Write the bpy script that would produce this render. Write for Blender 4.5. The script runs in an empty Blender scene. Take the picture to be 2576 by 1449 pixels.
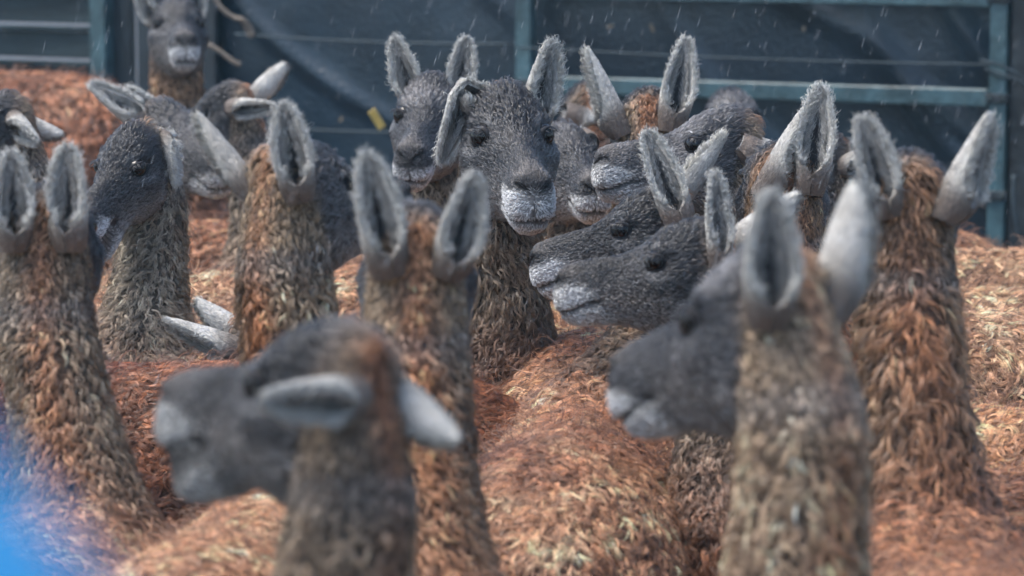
import bpy, math, random
import numpy as np
from mathutils import Vector, Matrix

# ------------------------------------------------------------------ camera, sky, sun, exposure
scene = bpy.context.scene
KD = 1.4
CAM_H, TANP, LENS, SENSOR = 2.08, 0.187 / KD, 85.0 * KD, 36.0
PITCH = math.atan(TANP)
cam_d = bpy.data.cameras.new("camera")
cam_d.lens = LENS; cam_d.sensor_width = SENSOR
cam_d.clip_start = 0.05; cam_d.clip_end = 3000
cam_d.dof.use_dof = True; cam_d.dof.focus_distance = 6.4; cam_d.dof.aperture_fstop = 4.4
cam_d.dof.aperture_blades = 9
cam = bpy.data.objects.new("camera", cam_d)
cam.location = (0, 0, CAM_H); cam.rotation_euler = (math.radians(90) - PITCH, 0, 0)
scene.collection.objects.link(cam); scene.camera = cam

SUN_ELEV, SUN_AZ = math.radians(66), math.radians(255)   # azimuth clockwise from +Y
world = bpy.data.worlds.new("World"); scene.world = world; world.use_nodes = True
wn = world.node_tree; wn.nodes.clear()
wo = wn.nodes.new("ShaderNodeOutputWorld"); bg = wn.nodes.new("ShaderNodeBackground")
sky = wn.nodes.new("ShaderNodeTexSky"); sky.sky_type = 'NISHITA'; sky.sun_disc = False
sky.sun_elevation = SUN_ELEV; sky.sun_rotation = SUN_AZ
sky.air_density = 1.0; sky.dust_density = 2.2; sky.ozone_density = 1.0
bg.inputs["Strength"].default_value = 0.10
wn.links.new(sky.outputs[0], bg.inputs[0]); wn.links.new(bg.outputs[0], wo.inputs[0])
sun_d = bpy.data.lights.new("sun", 'SUN'); sun_d.energy = 1.5; sun_d.angle = math.radians(30)
sun_d.color = (1.0, 0.95, 0.88)
sun = bpy.data.objects.new("sun", sun_d); scene.collection.objects.link(sun)
sdir = Vector((math.sin(SUN_AZ) * math.cos(SUN_ELEV), math.cos(SUN_AZ) * math.cos(SUN_ELEV), math.sin(SUN_ELEV)))
sun.rotation_euler = sdir.to_track_quat('Z', 'Y').to_euler(); sun.location = (0, 0, 20)
scene.view_settings.view_transform = 'Standard'; scene.view_settings.look = 'None'
scene.view_settings.exposure = 1.62; scene.view_settings.gamma = 1.0
scene.view_settings.use_curve_mapping = False
scene.cycles.use_denoising = True
scene.cycles.use_adaptive_sampling = True; scene.cycles.adaptive_threshold = 0.03
scene.cycles.max_bounces = 4; scene.cycles.diffuse_bounces = 1; scene.cycles.glossy_bounces = 2
scene.cycles.transmission_bounces = 2; scene.cycles.transparent_max_bounces = 4
scene.cycles_curves.shape = 'THICK'; scene.cycles_curves.subdivisions = 2

RNG = np.random.default_rng(7)
COL = scene.collection
FPX = LENS / SENSOR * 2576.0          # focal length in the 2576-wide grid the layout was measured in
FWD = np.array([0, math.cos(PITCH), -math.sin(PITCH)]); UPV = np.array([0, math.sin(PITCH), math.cos(PITCH)])
RGT = np.array([1.0, 0, 0]); CAMP = np.array([0, 0, CAM_H])

def at(u, v, d):
    """world point at depth d along the viewing axis"""
    return CAMP + d * (FWD + (u - 1288) / FPX * RGT + (724.5 - v) / FPX * UPV)

def nrm(v):
    v = np.asarray(v, float)
    return v / (np.linalg.norm(v, axis=-1, keepdims=True) + 1e-12)

def sst(x, a, b):
    t = np.clip((x - a) / (b - a), 0, 1); return t * t * (3 - 2 * t)

_nk = RNG.normal(size=(3, 24, 3)); _np = RNG.uniform(0, 6.28, (3, 24))
def noise(p, f, ch=0):
    """cheap smooth noise, about -1..1"""
    k = _nk[ch] * f
    return np.sin(p @ k.T + _np[ch]).sum(-1) / 5.0

# ------------------------------------------------------------------ materials
def nodes(name):
    m = bpy.data.materials.new(name); m.use_nodes = True
    nt = m.node_tree; return m, nt, nt.nodes["Principled BSDF"]

def mat_attr(name, rough, spec=0.5, bump=0.0, bscale=300, mult=1.0, coat=0.0, rand=0.0):
    m, nt, b = nodes(name)
    a = nt.nodes.new("ShaderNodeAttribute"); a.attribute_name = "col"
    src = a.outputs["Color"]
    if bump > 0:
        tc = nt.nodes.new("ShaderNodeTexCoord")
        n = nt.nodes.new("ShaderNodeTexNoise"); n.inputs["Scale"].default_value = bscale; n.inputs["Detail"].default_value = 3
        nt.links.new(tc.outputs["Object"], n.inputs["Vector"])
        bp = nt.nodes.new("ShaderNodeBump"); bp.inputs["Strength"].default_value = bump; bp.inputs["Distance"].default_value = 0.004
        nt.links.new(n.outputs["Fac"], bp.inputs["Height"]); nt.links.new(bp.outputs[0], b.inputs["Normal"])
    nt.links.new(src, b.inputs["Base Color"])
    b.inputs["Roughness"].default_value = rough
    b.inputs["Specular IOR Level"].default_value = spec
    b.inputs["Coat Weight"].default_value = coat
    return m

M_SKIN = mat_attr("guanaco_hide", 0.6, 0.35, 0.6, 260)
M_FUR = mat_attr("wet_fur", 0.34, 0.42)
_nt = M_FUR.node_tree
_pa = _nt.nodes.new("ShaderNodeAttribute"); _pa.attribute_name = "pelt"
_ge = _nt.nodes.new("ShaderNodeNewGeometry")
_s1 = _nt.nodes.new("ShaderNodeVectorMath"); _s1.operation = 'SCALE'; _s1.inputs["Scale"].default_value = 1.6
_ad = _nt.nodes.new("ShaderNodeVectorMath"); _ad.operation = 'ADD'
_no = _nt.nodes.new("ShaderNodeVectorMath"); _no.operation = 'NORMALIZE'
_nt.links.new(_pa.outputs["Vector"], _s1.inputs[0]); _nt.links.new(_s1.outputs[0], _ad.inputs[0]); _nt.links.new(_ge.outputs["Normal"], _ad.inputs[1])
_nt.links.new(_ad.outputs[0], _no.inputs[0]); _nt.links.new(_no.outputs[0], _nt.nodes["Principled BSDF"].inputs["Normal"])

def mat_plain(name, col, rough=0.5, spec=0.5, metal=0.0, var=0.0, vscale=6.0, bump=0.0, bscale=40.0, col2=None, coat=0.0, stretch=None):
    m, nt, b = nodes(name)
    b.inputs["Base Color"].default_value = (*col, 1); b.inputs["Roughness"].default_value = rough
    b.inputs["Specular IOR Level"].default_value = spec; b.inputs["Metallic"].default_value = metal
    b.inputs["Coat Weight"].default_value = coat
    tc = nt.nodes.new("ShaderNodeTexCoord"); vec = tc.outputs["Object"]
    if stretch:
        mp = nt.nodes.new("ShaderNodeMapping"); mp.inputs["Scale"].default_value = stretch
        nt.links.new(vec, mp.inputs[0]); vec = mp.outputs[0]
    if var > 0 or col2:
        n = nt.nodes.new("ShaderNodeTexNoise"); n.inputs["Scale"].default_value = vscale; n.inputs["Detail"].default_value = 6
        n.inputs["Roughness"].default_value = 0.65
        nt.links.new(vec, n.inputs["Vector"])
        r = nt.nodes.new("ShaderNodeValToRGB")
        c2 = col2 or tuple(min(1, c * (1 + var)) for c in col)
        c1 = col if col2 else tuple(c * (1 - var) for c in col)
        r.color_ramp.elements[0].position = 0.35; r.color_ramp.elements[1].position = 0.68
        r.color_ramp.elements[0].color = (*c1, 1); r.color_ramp.elements[1].color = (*c2, 1)
        nt.links.new(n.outputs["Fac"], r.inputs[0]); nt.links.new(r.outputs[0], b.inputs["Base Color"])
    if bump > 0:
        n2 = nt.nodes.new("ShaderNodeTexNoise"); n2.inputs["Scale"].default_value = bscale; n2.inputs["Detail"].default_value = 5
        nt.links.new(vec, n2.inputs["Vector"])
        bp = nt.nodes.new("ShaderNodeBump"); bp.inputs["Strength"].default_value = bump; bp.inputs["Distance"].default_value = 0.01
        nt.links.new(n2.outputs["Fac"], bp.inputs["Height"]); nt.links.new(bp.outputs[0], b.inputs["Normal"])
    return m

def tag(o, label=None, cat=None, group=None, kind=None):
    if label: o["label"] = label
    if cat: o["category"] = cat
    if group: o["group"] = group
    if kind: o["kind"] = kind
    return o

def mesh_obj(name, verts, faces, mat, parent=None, col=None, smooth=True):
    me = bpy.data.meshes.new(name)
    me.from_pydata(np.asarray(verts).tolist(), [], faces)
    if smooth: me.polygons.foreach_set("use_smooth", [True] * len(me.polygons))
    if col is not None:
        a = me.attributes.new("col", 'FLOAT_COLOR', 'POINT')
        c4 = np.ones((len(verts), 4), np.float32); c4[:, :3] = col
        a.data.foreach_set("color", c4.ravel())
    me.materials.append(mat); me.update()
    o = bpy.data.objects.new(name, me); COL.objects.link(o)
    if parent is not None: o.parent = parent
    return o

def empty(name, loc):
    o = bpy.data.objects.new(name, None); o.location = loc; o.empty_display_size = 0.1
    COL.objects.link(o); return o

def curves_obj(name, P, R, C, G, mat, parent):
    """P (n,k,3) strand points, R (n,k) radii, C (n,3) colours"""
    n, k, _ = P.shape
    cu = bpy.data.hair_curves.new(name)
    cu.add_curves([k] * n)
    cu.attributes["position"].data.foreach_set("vector", P.astype(np.float32).ravel())
    ra = cu.attributes.get("radius") or cu.attributes.new("radius", 'FLOAT', 'POINT')
    ra.data.foreach_set("value", R.astype(np.float32).ravel())
    ca = cu.attributes.new("col", 'FLOAT_COLOR', 'CURVE')
    c4 = np.ones((n, 4), np.float32); c4[:, :3] = C
    ca.data.foreach_set("color", c4.ravel())
    ga = cu.attributes.new("pelt", 'FLOAT_VECTOR', 'POINT'); ga.data.foreach_set("vector", G.astype(np.float32).ravel())
    cu.materials.append(mat)
    o = bpy.data.objects.new(name, cu); COL.objects.link(o)
    if parent is not None: o.parent = parent
    return o

# ------------------------------------------------------------------ setting: ground, tarpaulin, gate, fences
M_MUD = mat_plain("wet_mud", (0.06, 0.045, 0.034), 0.45, 0.5, 0, 0.5, 3.0, 0.8, 12.0)
gx = np.linspace(-1, 1, 61); gx = np.sign(gx) * (np.abs(gx) ** 4) * 600
gv = np.array([[x, y + 6, 0.0] for y in gx for x in gx])
gv[:, 2] = 0.02 * noise(np.c_[gv[:, :2], 0 * gv[:, 0]], 1.5) * (np.abs(gv[:, 0]) < 12) - 0.02
gf = [(j * 61 + i, j * 61 + i + 1, (j + 1) * 61 + i + 1, (j + 1) * 61 + i) for j in range(60) for i in range(60)]
tag(mesh_obj("ground", gv, gf, M_MUD), kind="structure")

def boxmesh(c, ax, ay, az, bev=0.004):
    """chamfered box: centre and three half-axis vectors"""
    c, ax, ay, az = map(lambda v: np.asarray(v, float), (c, ax, ay, az))
    la, lb, lc = (np.linalg.norm(v) for v in (ax, ay, az))
    b = min(bev, 0.4 * min(la, lb, lc))
    V = []; idx = {}
    for sx in (-1, 1):
        for sy in (-1, 1):
            for sz in (-1, 1):
                for k in range(3):
                    f = [1, 1, 1]
                    for m, l in ((0, la), (1, lb), (2, lc)):
                        if m != k: f[m] = (l - b) / l
                    idx[(sx, sy, sz, k)] = len(V)
                    V.append(c + sx * f[0] * ax + sy * f[1] * ay + sz * f[2] * az)
    F = []
    S = (-1, 1)
    for k in range(3):                       # main faces: vertices whose full extent is axis k
        a, b2 = [m for m in range(3) if m != k]
        for s in S:
            loop = []
            for (p, q) in ((-1, -1), (1, -1), (1, 1), (-1, 1)):
                sg = [0, 0, 0]; sg[k] = s; sg[a] = p; sg[b2] = q
                loop.append(idx[(*sg, k)])
            F.append(tuple(loop if (s == 1) == (k != 1) else loop[::-1]))
    for k in range(3):                       # edge chamfers
        a, b2 = [m for m in range(3) if m != k]
        for p in S:
            for q in S:
                l = []
                for s, o1, o2 in ((-1, a, b2), (1, b2, a)):
                    for ax_ in (o1, o2):
                        sg = [0, 0, 0]; sg[k] = s; sg[a] = p; sg[b2] = q
                        l.append(idx[(*sg, ax_)])
                F.append(tuple(l))
    for sx in S:
        for sy in S:
            for sz in S: F.append(tuple(idx[(sx, sy, sz, k)] for k in range(3)))
    return np.array(V), F

def bar(name, p, q, h, t, mat, parent=None, up=(0, 0, 1), bev=0.004):
    """rectangular bar from p to q, h high (along up) and t thick"""
    p, q = np.asarray(p, float), np.asarray(q, float)
    d = nrm(q - p); up = np.asarray(up, float); up = nrm(up - d * (up @ d)); s = np.cross(d, up)
    V, F = boxmesh((p + q) / 2, (q - p) / 2, s * t / 2, up * h / 2, bev)
    return mesh_obj(name, V, F, mat, parent, smooth=False)

def tube(name, pts, r, mat, parent=None, n=8, smooth_pts=4):
    pts = np.asarray(pts, float)
    if smooth_pts > 1 and len(pts) > 2:
        e = np.vstack([2 * pts[0] - pts[1], pts, 2 * pts[-1] - pts[-2]]); out = []
        for i in range(1, len(e) - 2):
            for t in np.arange(smooth_pts) / smooth_pts:
                out.append(0.5 * (2 * e[i] + (e[i + 1] - e[i - 1]) * t + (2 * e[i - 1] - 5 * e[i] + 4 * e[i + 1] - e[i + 2]) * t * t + (-e[i - 1] + 3 * e[i] - 3 * e[i + 1] + e[i + 2]) * t ** 3))
        pts = np.array(out + [pts[-1]])
    T = nrm(np.gradient(pts, axis=0)); ref = np.array([0.3, 0.2, 1.0]); V = []
    rr = np.broadcast_to(np.asarray(r, float), (len(pts),)) if np.ndim(r) == 0 else np.interp(np.linspace(0, 1, len(pts)), np.linspace(0, 1, len(r)), r)
    for i, p in enumerate(pts):
        s = nrm(np.cross(T[i], ref)); u = np.cross(s, T[i])
        for k in range(n):
            a = 2 * math.pi * k / n; V.append(p + rr[i] * (math.cos(a) * s + math.sin(a) * u))
    F = [(i * n + k, i * n + (k + 1) % n, (i + 1) * n + (k + 1) % n, (i + 1) * n + k) for i in range(len(pts) - 1) for k in range(n)]
    F += [tuple(range(n))[::-1], tuple((len(pts) - 1) * n + k for k in range(n))]
    return mesh_obj(name, V, F, mat, parent)

# line of the back fence: right end nearer
FD = nrm(np.array([1.0, -0.42, 0])); FN = nrm(np.array([0.42, 1.0, 0]))
def fence_pt(x, off=0.0):
    """ground point of the fence line at world x, off metres behind it"""
    return np.array([0.05, 11.27, 0]) + FD * ((x - 0.05) / FD[0]) + FN * off


M_TARP = mat_plain("tarpaulin", (0.009, 0.023, 0.037), 0.38, 0.55, 0, 0.35, 2.5, 0.35, 60.0)
M_GATE = mat_plain("teal_paint", (0.050, 0.100, 0.116), 0.38, 0.5, 0, 0.45, 9.0, 0.35, 40.0)
M_OLDG = mat_plain("weathered_boards", (0.028, 0.046, 0.052), 0.6, 0.4, 0, 0.4, 4.0, 0.4, 30.0, stretch=(1, 1, 6))
M_LEDGE = mat_plain("board_edge", (0.026, 0.04, 0.045), 0.95, 0.05, 0, 0.4, 8.0, 0.3, 30.0)
M_DARK = mat_plain("dark_timber", (0.02, 0.027, 0.032), 0.6, 0.4, 0, 0.5, 8.0, 0.5, 30.0)
M_WIRE = mat_plain("galvanised_wire", (0.04, 0.058, 0.07), 0.7, 0.5, 0.3, 0.2, 30)
M_ROPE = mat_plain("rope", (0.2, 0.17, 0.14), 0.8, 0.2, 0, 0.3, 60, 0.6, 120)

def tarp(name, x0, x1, z0, z1, off, label, seed):
    nx, nz = int((x1 - x0) / 0.022), int((z1 - z0) / 0.022)
    X, Z = np.meshgrid(np.linspace(x0, x1, nx), np.linspace(z0, z1, nz))
    rg = np.random.default_rng(seed)
    xx, zz = X.ravel(), Z.ravel()
    q = np.c_[xx, zz * 0.8, 0 * xx + seed]
    h = 0.030 * noise(q, 1.3, 0) + 0.010 * noise(q, 4.0, 1) + 0.004 * noise(q, 12.0, 2)
    for k in range(30):                       # diagonal drag folds
        cx, cz = rg.uniform(x0, x1), rg.uniform(max(z0, .9), z1); a = math.radians(rg.uniform(110, 150)); L = rg.uniform(.2, .5); w = rg.uniform(.02, .05)
        dx, dz = xx - cx, zz - cz
        al = dx * math.cos(a) + dz * math.sin(a); pe = -dx * math.sin(a) + dz * math.cos(a) + 0.3 * al * al
        h += rg.uniform(.02, .06) * np.exp(-(al / L) ** 2 - (pe / w) ** 2)
    P = np.array([fence_pt(x, off) for x in xx]); P[:, 2] = zz; P -= FN * h[:, None]
    n = len(P)
    F = [(j * nx + i, j * nx + i + 1, (j + 1) * nx + i + 1, (j + 1) * nx + i) for j in range(nz - 1) for i in range(nx - 1)]
    o = mesh_obj(name, P, F, M_TARP)
    s = o.modifiers.new("thickness", 'SOLIDIFY'); s.thickness = 0.004
    return tag(o, label, "tarpaulin")

tarp("tarpaulin", -1.22, 4.2, 0.05, 2.6, 0.10, "dark blue wrinkled tarpaulin hung behind the teal gate", 3)

# teal tube gate
g = empty("metal_gate", fence_pt(0.8)); GO = fence_pt(0.8)
tag(g, "teal painted tubular metal gate in front of the dark tarpaulin", "gate")
def onf(x, z, off=0.0):
    p = fence_pt(x, off); p[2] = z; return p - GO
GX0, GX1 = 0.045, 1.535
for x in (GX0, GX1): bar("post", onf(x, 0.15), onf(x, 2.2), 0.055, 0.05, M_GATE, g, up=FD)
for z, h in ((1.88, .06), (1.575, .055), (1.262, .055), (0.955, .05), (.65, .05), (.35, .05)):
    bar("rail", onf(GX0 + .03, z), onf(GX1 - .03, z), h, 0.042, M_GATE, g)

for x in (GX0, GX1):
    for z in (1.575, 1.262, .955):
        bar("bracket", onf(x - .034, z, -.030), onf(x + .034, z, -.030), .030, .008, M_DARK, g)
        for dx in (-.02, .02):
            q = onf(x + dx, z, -.036); V, F = boxmesh(q, FD * .006, FN * .005, (0, 0, .006), .002)
            mesh_obj("bolt", V, F, M_OLDG, g, smooth=False)

def wire(x0, x1, z0, z1, r, label, off=-0.05, sag=0.01, name="fence_wire"):
    pts = [np.append(fence_pt(x0 + (x1 - x0) * t, off)[:2], z0 + (z1 - z0) * t - sag * 4 * t * (1 - t)) for t in np.linspace(0, 1, 7)]
    c = pts[0].copy(); o = tube(name, [p - c for p in pts], r, M_WIRE, n=6); o.location = c
    return tag(o, label, "wire", "fence wires")
wire(-0.93, 0.02, 1.405, 1.395, .0045, "pale fence wire crossing the tarpaulin left of the gate, upper one")
wire(-0.93, 0.02, 1.09, 1.10, .0045, "pale fence wire low on the tarpaulin, behind the front facing animals")
wire(GX0, GX1 + .02, 1.385, 1.37, .0035, "thin fence wire strung between the two middle gate rails")

# dark posts right of the gate
p = empty("fence_post", fence_pt(1.66)); o0 = fence_pt(1.66)
tag(p, "dark weathered timber post at the right end of the teal gate", "post")
def onp(x, z, off=0.0):
    q = fence_pt(x, off); q[2] = z; return q - o0
bar("post", onp(1.60, 0, .02), onp(1.60, 2.4, .02), 0.07, 0.06, M_DARK, p, up=FD)
M_PIPE = mat_plain("rusty_pipe", (0.06, 0.06, 0.058), 0.6, 0.4, 0.2, 0, 14, 0.4, 60, col2=(0.12, 0.075, 0.05))
pp = tube("steel_pipe", [(0, 0, z) for z in np.linspace(0, 2.4, 9)], 0.017, M_PIPE, n=12); pp.location = fence_pt(1.665, -.04)
tag(pp, "thin rusty upright pipe right of the dark post at the frame edge", "pipe")
g2 = empty("metal_gate", fence_pt(2.0)); o1 = fence_pt(2.0)
tag(g2, "dark blue grey gate section cut off by the right frame edge", "gate")
for x in (1.72, 3.3):
    q = fence_pt(x) - o1; bar("post", q, q + np.array([0, 0, 2.3]), .05, .05, M_DARK, g2, up=FD)
for z in (1.88, 1.375, 1.262, .955, .65, .35):
    a_, b_ = fence_pt(1.745) - o1, fence_pt(3.28) - o1; a_[2] = b_[2] = z
    bar("rail", a_, b_, .04, .04, M_GATE if z in (1.375, .955) else M_DARK, g2)
# tie wires round the gate post and pipe
c = fence_pt(1.54, -.07); c[2] = 1.345
tw = tube("tie_wire", [np.array(v) for v in ((-.05, -.005, .04), (0, -.02, .03), (.06, -.03, .0), (.12, -.02, -.035), (.16, 0, -.055), (.14, .05, -.06), (.08, .04, -.03), (.0, .035, -.01), (-.03, .01, .01), (.03, -.035, -.005), (.1, -.03, -.04), (.15, -.01, -.065))], .0045, M_WIRE, n=6)
tw.location = c; tag(tw, "loops of tie wire binding the gate post to the rusty pipe", "wire")
c = fence_pt(1.62, -.08); c[2] = 1.0
tw = tube("cable", [np.array(v) for v in ((-.02, 0, .03), (-.02, -.01, -.06), (.0, -.01, -.16), (.05, 0, -.25), (.1, .02, -.3))], .006, M_WIRE, n=6)
tw.location = c; tag(tw, "loose grey cable hanging down beside the dark post", "cable")
# folded flap of tarp on the gate post
a = np.linspace(0, 2 * math.pi, 15)[:-1]; V = []
for i, (z, r, ox) in enumerate(((0.09, .02, .02), (.04, .028, .008), (-.02, .036, -.012), (-.07, .042, -.03), (-.085, .036, -.034))):
    for k in a: V.append((ox + r * math.cos(k) * (1 + .2 * math.sin(3 * k)), .6 * r * math.sin(k), z + .01 * math.cos(2 * k)))
F = [(i * 14 + k, i * 14 + (k + 1) % 14, (i + 1) * 14 + (k + 1) % 14, (i + 1) * 14 + k) for i in range(4) for k in range(14)] + [tuple(range(14)), tuple(56 + k for k in range(14))[::-1]]
fl = mesh_obj("tarp_flap", V, F, M_TARP); q = fence_pt(1.48, -.06); q[2] = 1.78; fl.location = q
tag(fl, "bunched fold of dark tarpaulin sticking out beside the gate post", "tarpaulin")

# left: slatted boards
f = empty("board_fence", fence_pt(-2.0)); fo = fence_pt(-2.0)
tag(f, "dark teal fence of wide horizontal boards at the upper left", "fence")
def onl(x, z, off=0.0):
    q = fence_pt(x, off); q[2] = z; return q - fo
for (x0, x1) in ((-4.6, -3.2), (-3.12, -2.02), (-1.95, -1.47)):
    z = 0.12
    while z < 2.4:
        bar("board", onl(x0, z, .02 + random.Random(z * 9 + x0).uniform(-.006, .006)), onl(x1, z), 0.095, 0.022, M_OLDG, f)
        bar("ledge", onl(x0, z + .058, -.012), onl(x1, z + .058, -.012), 0.014, 0.04, M_LEDGE, f)
        z += 0.123
for x in (-4.65, -3.16, -1.985): bar("upright", onl(x, 0, .03), onl(x, 2.4, .03), .07, .05, M_DARK, f, up=FD)
lp = bar("fence_post", (0, 0, 0), (0, 0, 2.5), .062, .062, M_GATE, up=FD); lp.location = fence_pt(-1.425, -.03)
tag(lp, "teal square post between the board fence and the far facing animal", "post")
M_STEEL = mat_plain("dark_sheet", (0.022, 0.032, 0.04), 0.5, 0.5, 0, 0.4, 5.0, 0.2, 20)
for k, (x0, x1) in enumerate(((-1.41, -1.33), (-1.31, -1.22), (-1.20, -1.02))):
    o = bar("steel_upright", (0, 0, 0), (0, 0, 2.5), x1 - x0, .04 + .02 * (k % 2), M_STEEL, up=FD); o.location = fence_pt((x0 + x1) / 2, .02)
    tag(o, ("narrow dark steel upright right beside the teal square post", "dark steel upright in the middle behind the far facing animal", "widest dark steel upright next to the tarpaulin edge")[k], "post", "steel uprights")

# rope end and stick, yellow tag, straw bits
c = at(600, 40, 7.9 * KD)
rp = tube("rope_end", [np.array(v) for v in ((-.10, 0, .10), (-.075, 0, .055), (-.05, 0, .02), (-.015, 0, -.005), (.015, -.01, -.012), (.04, 0, -.04), (.045, 0, -.065), (.03, .01, -.06), (.02, .01, -.03), (.005, 0, -.012))], .008, M_ROPE, n=7)
rp.location = c; tag(rp, "frayed looped rope end hanging above right of the far facing animal", "rope")
sk = tube("rope_piece", [np.array(v) for v in ((-.06, 0, .035), (-.02, 0, .012), (.02, 0, -.02), (.05, 0, -.035))], .008, M_ROPE, n=7)
sk.location = at(567, 137, 7.85 * KD); tag(sk, "short stub of pale rope below the looped rope end", "rope")
M_YEL = mat_plain("yellow_plastic", (0.62, 0.44, 0.12), 0.45, 0.5, 0, 0.15, 20)
V, F = boxmesh((0, 0, 0), (.013, 0, 0), (0, .0025, 0), (0, 0, .034), .002)
yt = mesh_obj("plastic_tag", V, F, M_YEL, smooth=False); yt.location = at(948, 300, 7.6 * KD); yt.rotation_euler = (0.1, math.radians(-32), 0.2)
tag(yt, "small yellow plastic tag stuck on the dark tarpaulin", "tag")

# blue cover close to the camera, lower left corner
M_BLUE = mat_plain("blue_plastic", (0.0, 0.28, 0.62), 0.45, 0.5, 0, 0.12, 5.0, 0.3, 25.0)
prof = [(2.018, .004), (2.014, .03), (2.003, .062), (1.986, .084), (1.968, .096), (1.946, .114), (1.92, .130), (1.84, .15), (1.5, .18), (.7, .2), (.02, .22)]
V = []
for z, r in prof:
    for k in range(40):
        a = 2 * math.pi * k / 40; rr = r * (1 + .05 * min(1, r / .2) * math.sin(7 * a + 2 * z) + .03 * math.sin(3 * a - 3 * z))
        V.append((rr * math.cos(a), rr * math.sin(a), z))
F = [(i * 40 + (k + 1) % 40, i * 40 + k, (i + 1) * 40 + k, (i + 1) * 40 + (k + 1) % 40) for i in range(len(prof) - 1) for k in range(40)] + [tuple(range(40))]
bc_ = mesh_obj("plastic_cover", V, F, M_BLUE); bc_.location = (-.200, .62, -.004)
tag(bc_, "bright blue plastic cover, fully blurred in the lower left corner", "cover")

M_STRAW = mat_plain("straw", (0.16, 0.135, 0.10), 0.9, 0.1, 0, 0.3, 40)
for k, (u, v, r_) in enumerate(((858, 300, .5), (1535, 66, 1.2), (1640, 70, -.4), (2022, 72, .1), (1995, 215, .3), (2175, 312, .2), (2208, 395, -.3))):
    hit = None
    o_ = CAMP; dr = FWD + (u - 1288) / FPX * RGT + (724.5 - v) / FPX * UPV
    t_ = ((fence_pt(0, .02) - o_) @ FN) / (dr @ FN); p_ = o_ + dr * t_
    V, F = boxmesh((0, 0, 0), FD * .005, FN * .002, (0, 0, .009 + .003 * (k % 3)), .001)
    so = mesh_obj("straw_bit", V, F, M_STRAW, smooth=False); so.location = p_; so.rotation_euler = (0, r_, 0)
    tag(so, ("pale straw scrap on the sheeting left of the yellow tag", "straw scrap high on the sheeting right of the gate post, leftmost", "straw scrap high on the sheeting right of the gate post, second", "straw scrap in the gate's upper panel, above a leaning ear", "straw scrap by the wire in the gate's upper panel", "straw scrap just below the gate's middle rail", "straw scrap low on the sheeting above the pale ear tips")[k], "straw", "straw scraps on the sheeting")

# ------------------------------------------------------------------ guanaco
NSEG = 64
CH = np.cos(np.arange(NSEG) / NSEG * 2 * np.pi); SH = np.sin(np.arange(NSEG) / NSEG * 2 * np.pi)   # 0 = dorsal, + = left side
#   head stations in the head frame (x towards the nose, z up): dorsal x,z ; ventral x,z ; half width ; width factor top ; bottom ; squareness
HEAD = [
    (.2950, -.0850, .2950, -.0890, .002, 1.0, 1.0, 1.0),
    (.2940, -.073, .2935, -.103, .014, 1.0, 1.0, 1.0),
    (.2905, -.059, .2870, -.122, .0265, .92, 1.0, .9),
    (.2815, -.044, .2740, -.139, .0355, .84, 1.0, .85),
    (.2630, -.034, .2560, -.148, .0390, .76, .95, .85),
    (.2380, -.027, .2320, -.150, .0395, .72, .90, .85),
    (.2080, -.019, .2030, -.147, .0390, .74, .85, .85),
    (.1750, -.012, .1720, -.142, .0425, .80, .78, .88),
    (.1450, .003, .1400, -.145, .0530, .86, .70, .9),
    (.1180, .019, .1130, -.150, .0660, .92, .68, .92),
    (.0900, .034, .0920, -.155, .0755, .94, .70, .95),
    (.0600, .045, .0770, -.157, .0785, .94, .74, .97),
    (.0300, .050, .0680, -.158, .0760, .93, .80, 1.0),
    (.0000, .045, .0625, -.160, .0710, .94, .88, 1.0),
    (-.0280, .030, .0590, -.163, .0660, .97, .95, 1.0),
]
#   body stations in the body frame (x forward from the shoulder, z up)
BODY = [
    (.075, 1.125, .225, 0.72, .162), (.0, 1.095, .13, .60, .182), (-.10, 1.088, -.02, .545, .205), (-.28, 1.09, -.25, .54, .218),
    (-.50, 1.10, -.48, .57, .218), (-.68, 1.085, -.66, .58, .205), (-.80, 1.03, -.79, .60, .17), (-.88, .97, -.87, .66, .105), (-.915, .87, -.915, .77, .04)]
EYE = np.array([.0985, .0468, -.0110]); EYE_R = .0238

def cat(A, i, t):
    n = len(A); p0, p1, p2, p3 = A[max(i - 1, 0)], A[i], A[min(i + 1, n - 1)], A[min(i + 2, n - 1)]
    return .5 * (2 * p1 + (p2 - p0) * t + (2 * p0 - 5 * p1 + 4 * p2 - p3) * t * t + (-p0 + 3 * p1 - 3 * p2 + p3) * t ** 3)

M_EYE = mat_plain("dark_eye", (0.005, 0.004, 0.004), 0.13, 0.4, 0)
M_LID = mat_attr("eyelid_skin", 0.6, 0.2)

DARK = np.array([.026, .027, .031]); PALE = np.array([.78, .78, .76]); BEIGE = np.array([.235, .18, .125])
RUST = np.array([.34, .14, .062]); BODYC = np.array([.47, .235, .128]); BROWN = np.array([.085, .055, .042]); CREAM = np.array([.72, .70, .63])

def mix(a, b, m): return a + (b - a) * np.asarray(m)[..., None]

def solve_dir(u0, v0, d, u1, v1, L, sgn):
    """unit direction of a stick of length L whose ends are seen at two points; sgn +1 leans to the camera"""
    a = at(u0, v0, d); px = FPX / d
    x, y = (u1 - u0) / px, (v0 - v1) / px; r2 = x * x + y * y
    z = math.sqrt(max(L * L - r2, 0)) * sgn
    v = x * RGT + y * UPV - z * FWD
    return v / np.linalg.norm(v), float(np.linalg.norm(v))

def camvec(v): return nrm(v[0] * RGT + v[1] * UPV - v[2] * FWD)

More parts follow.
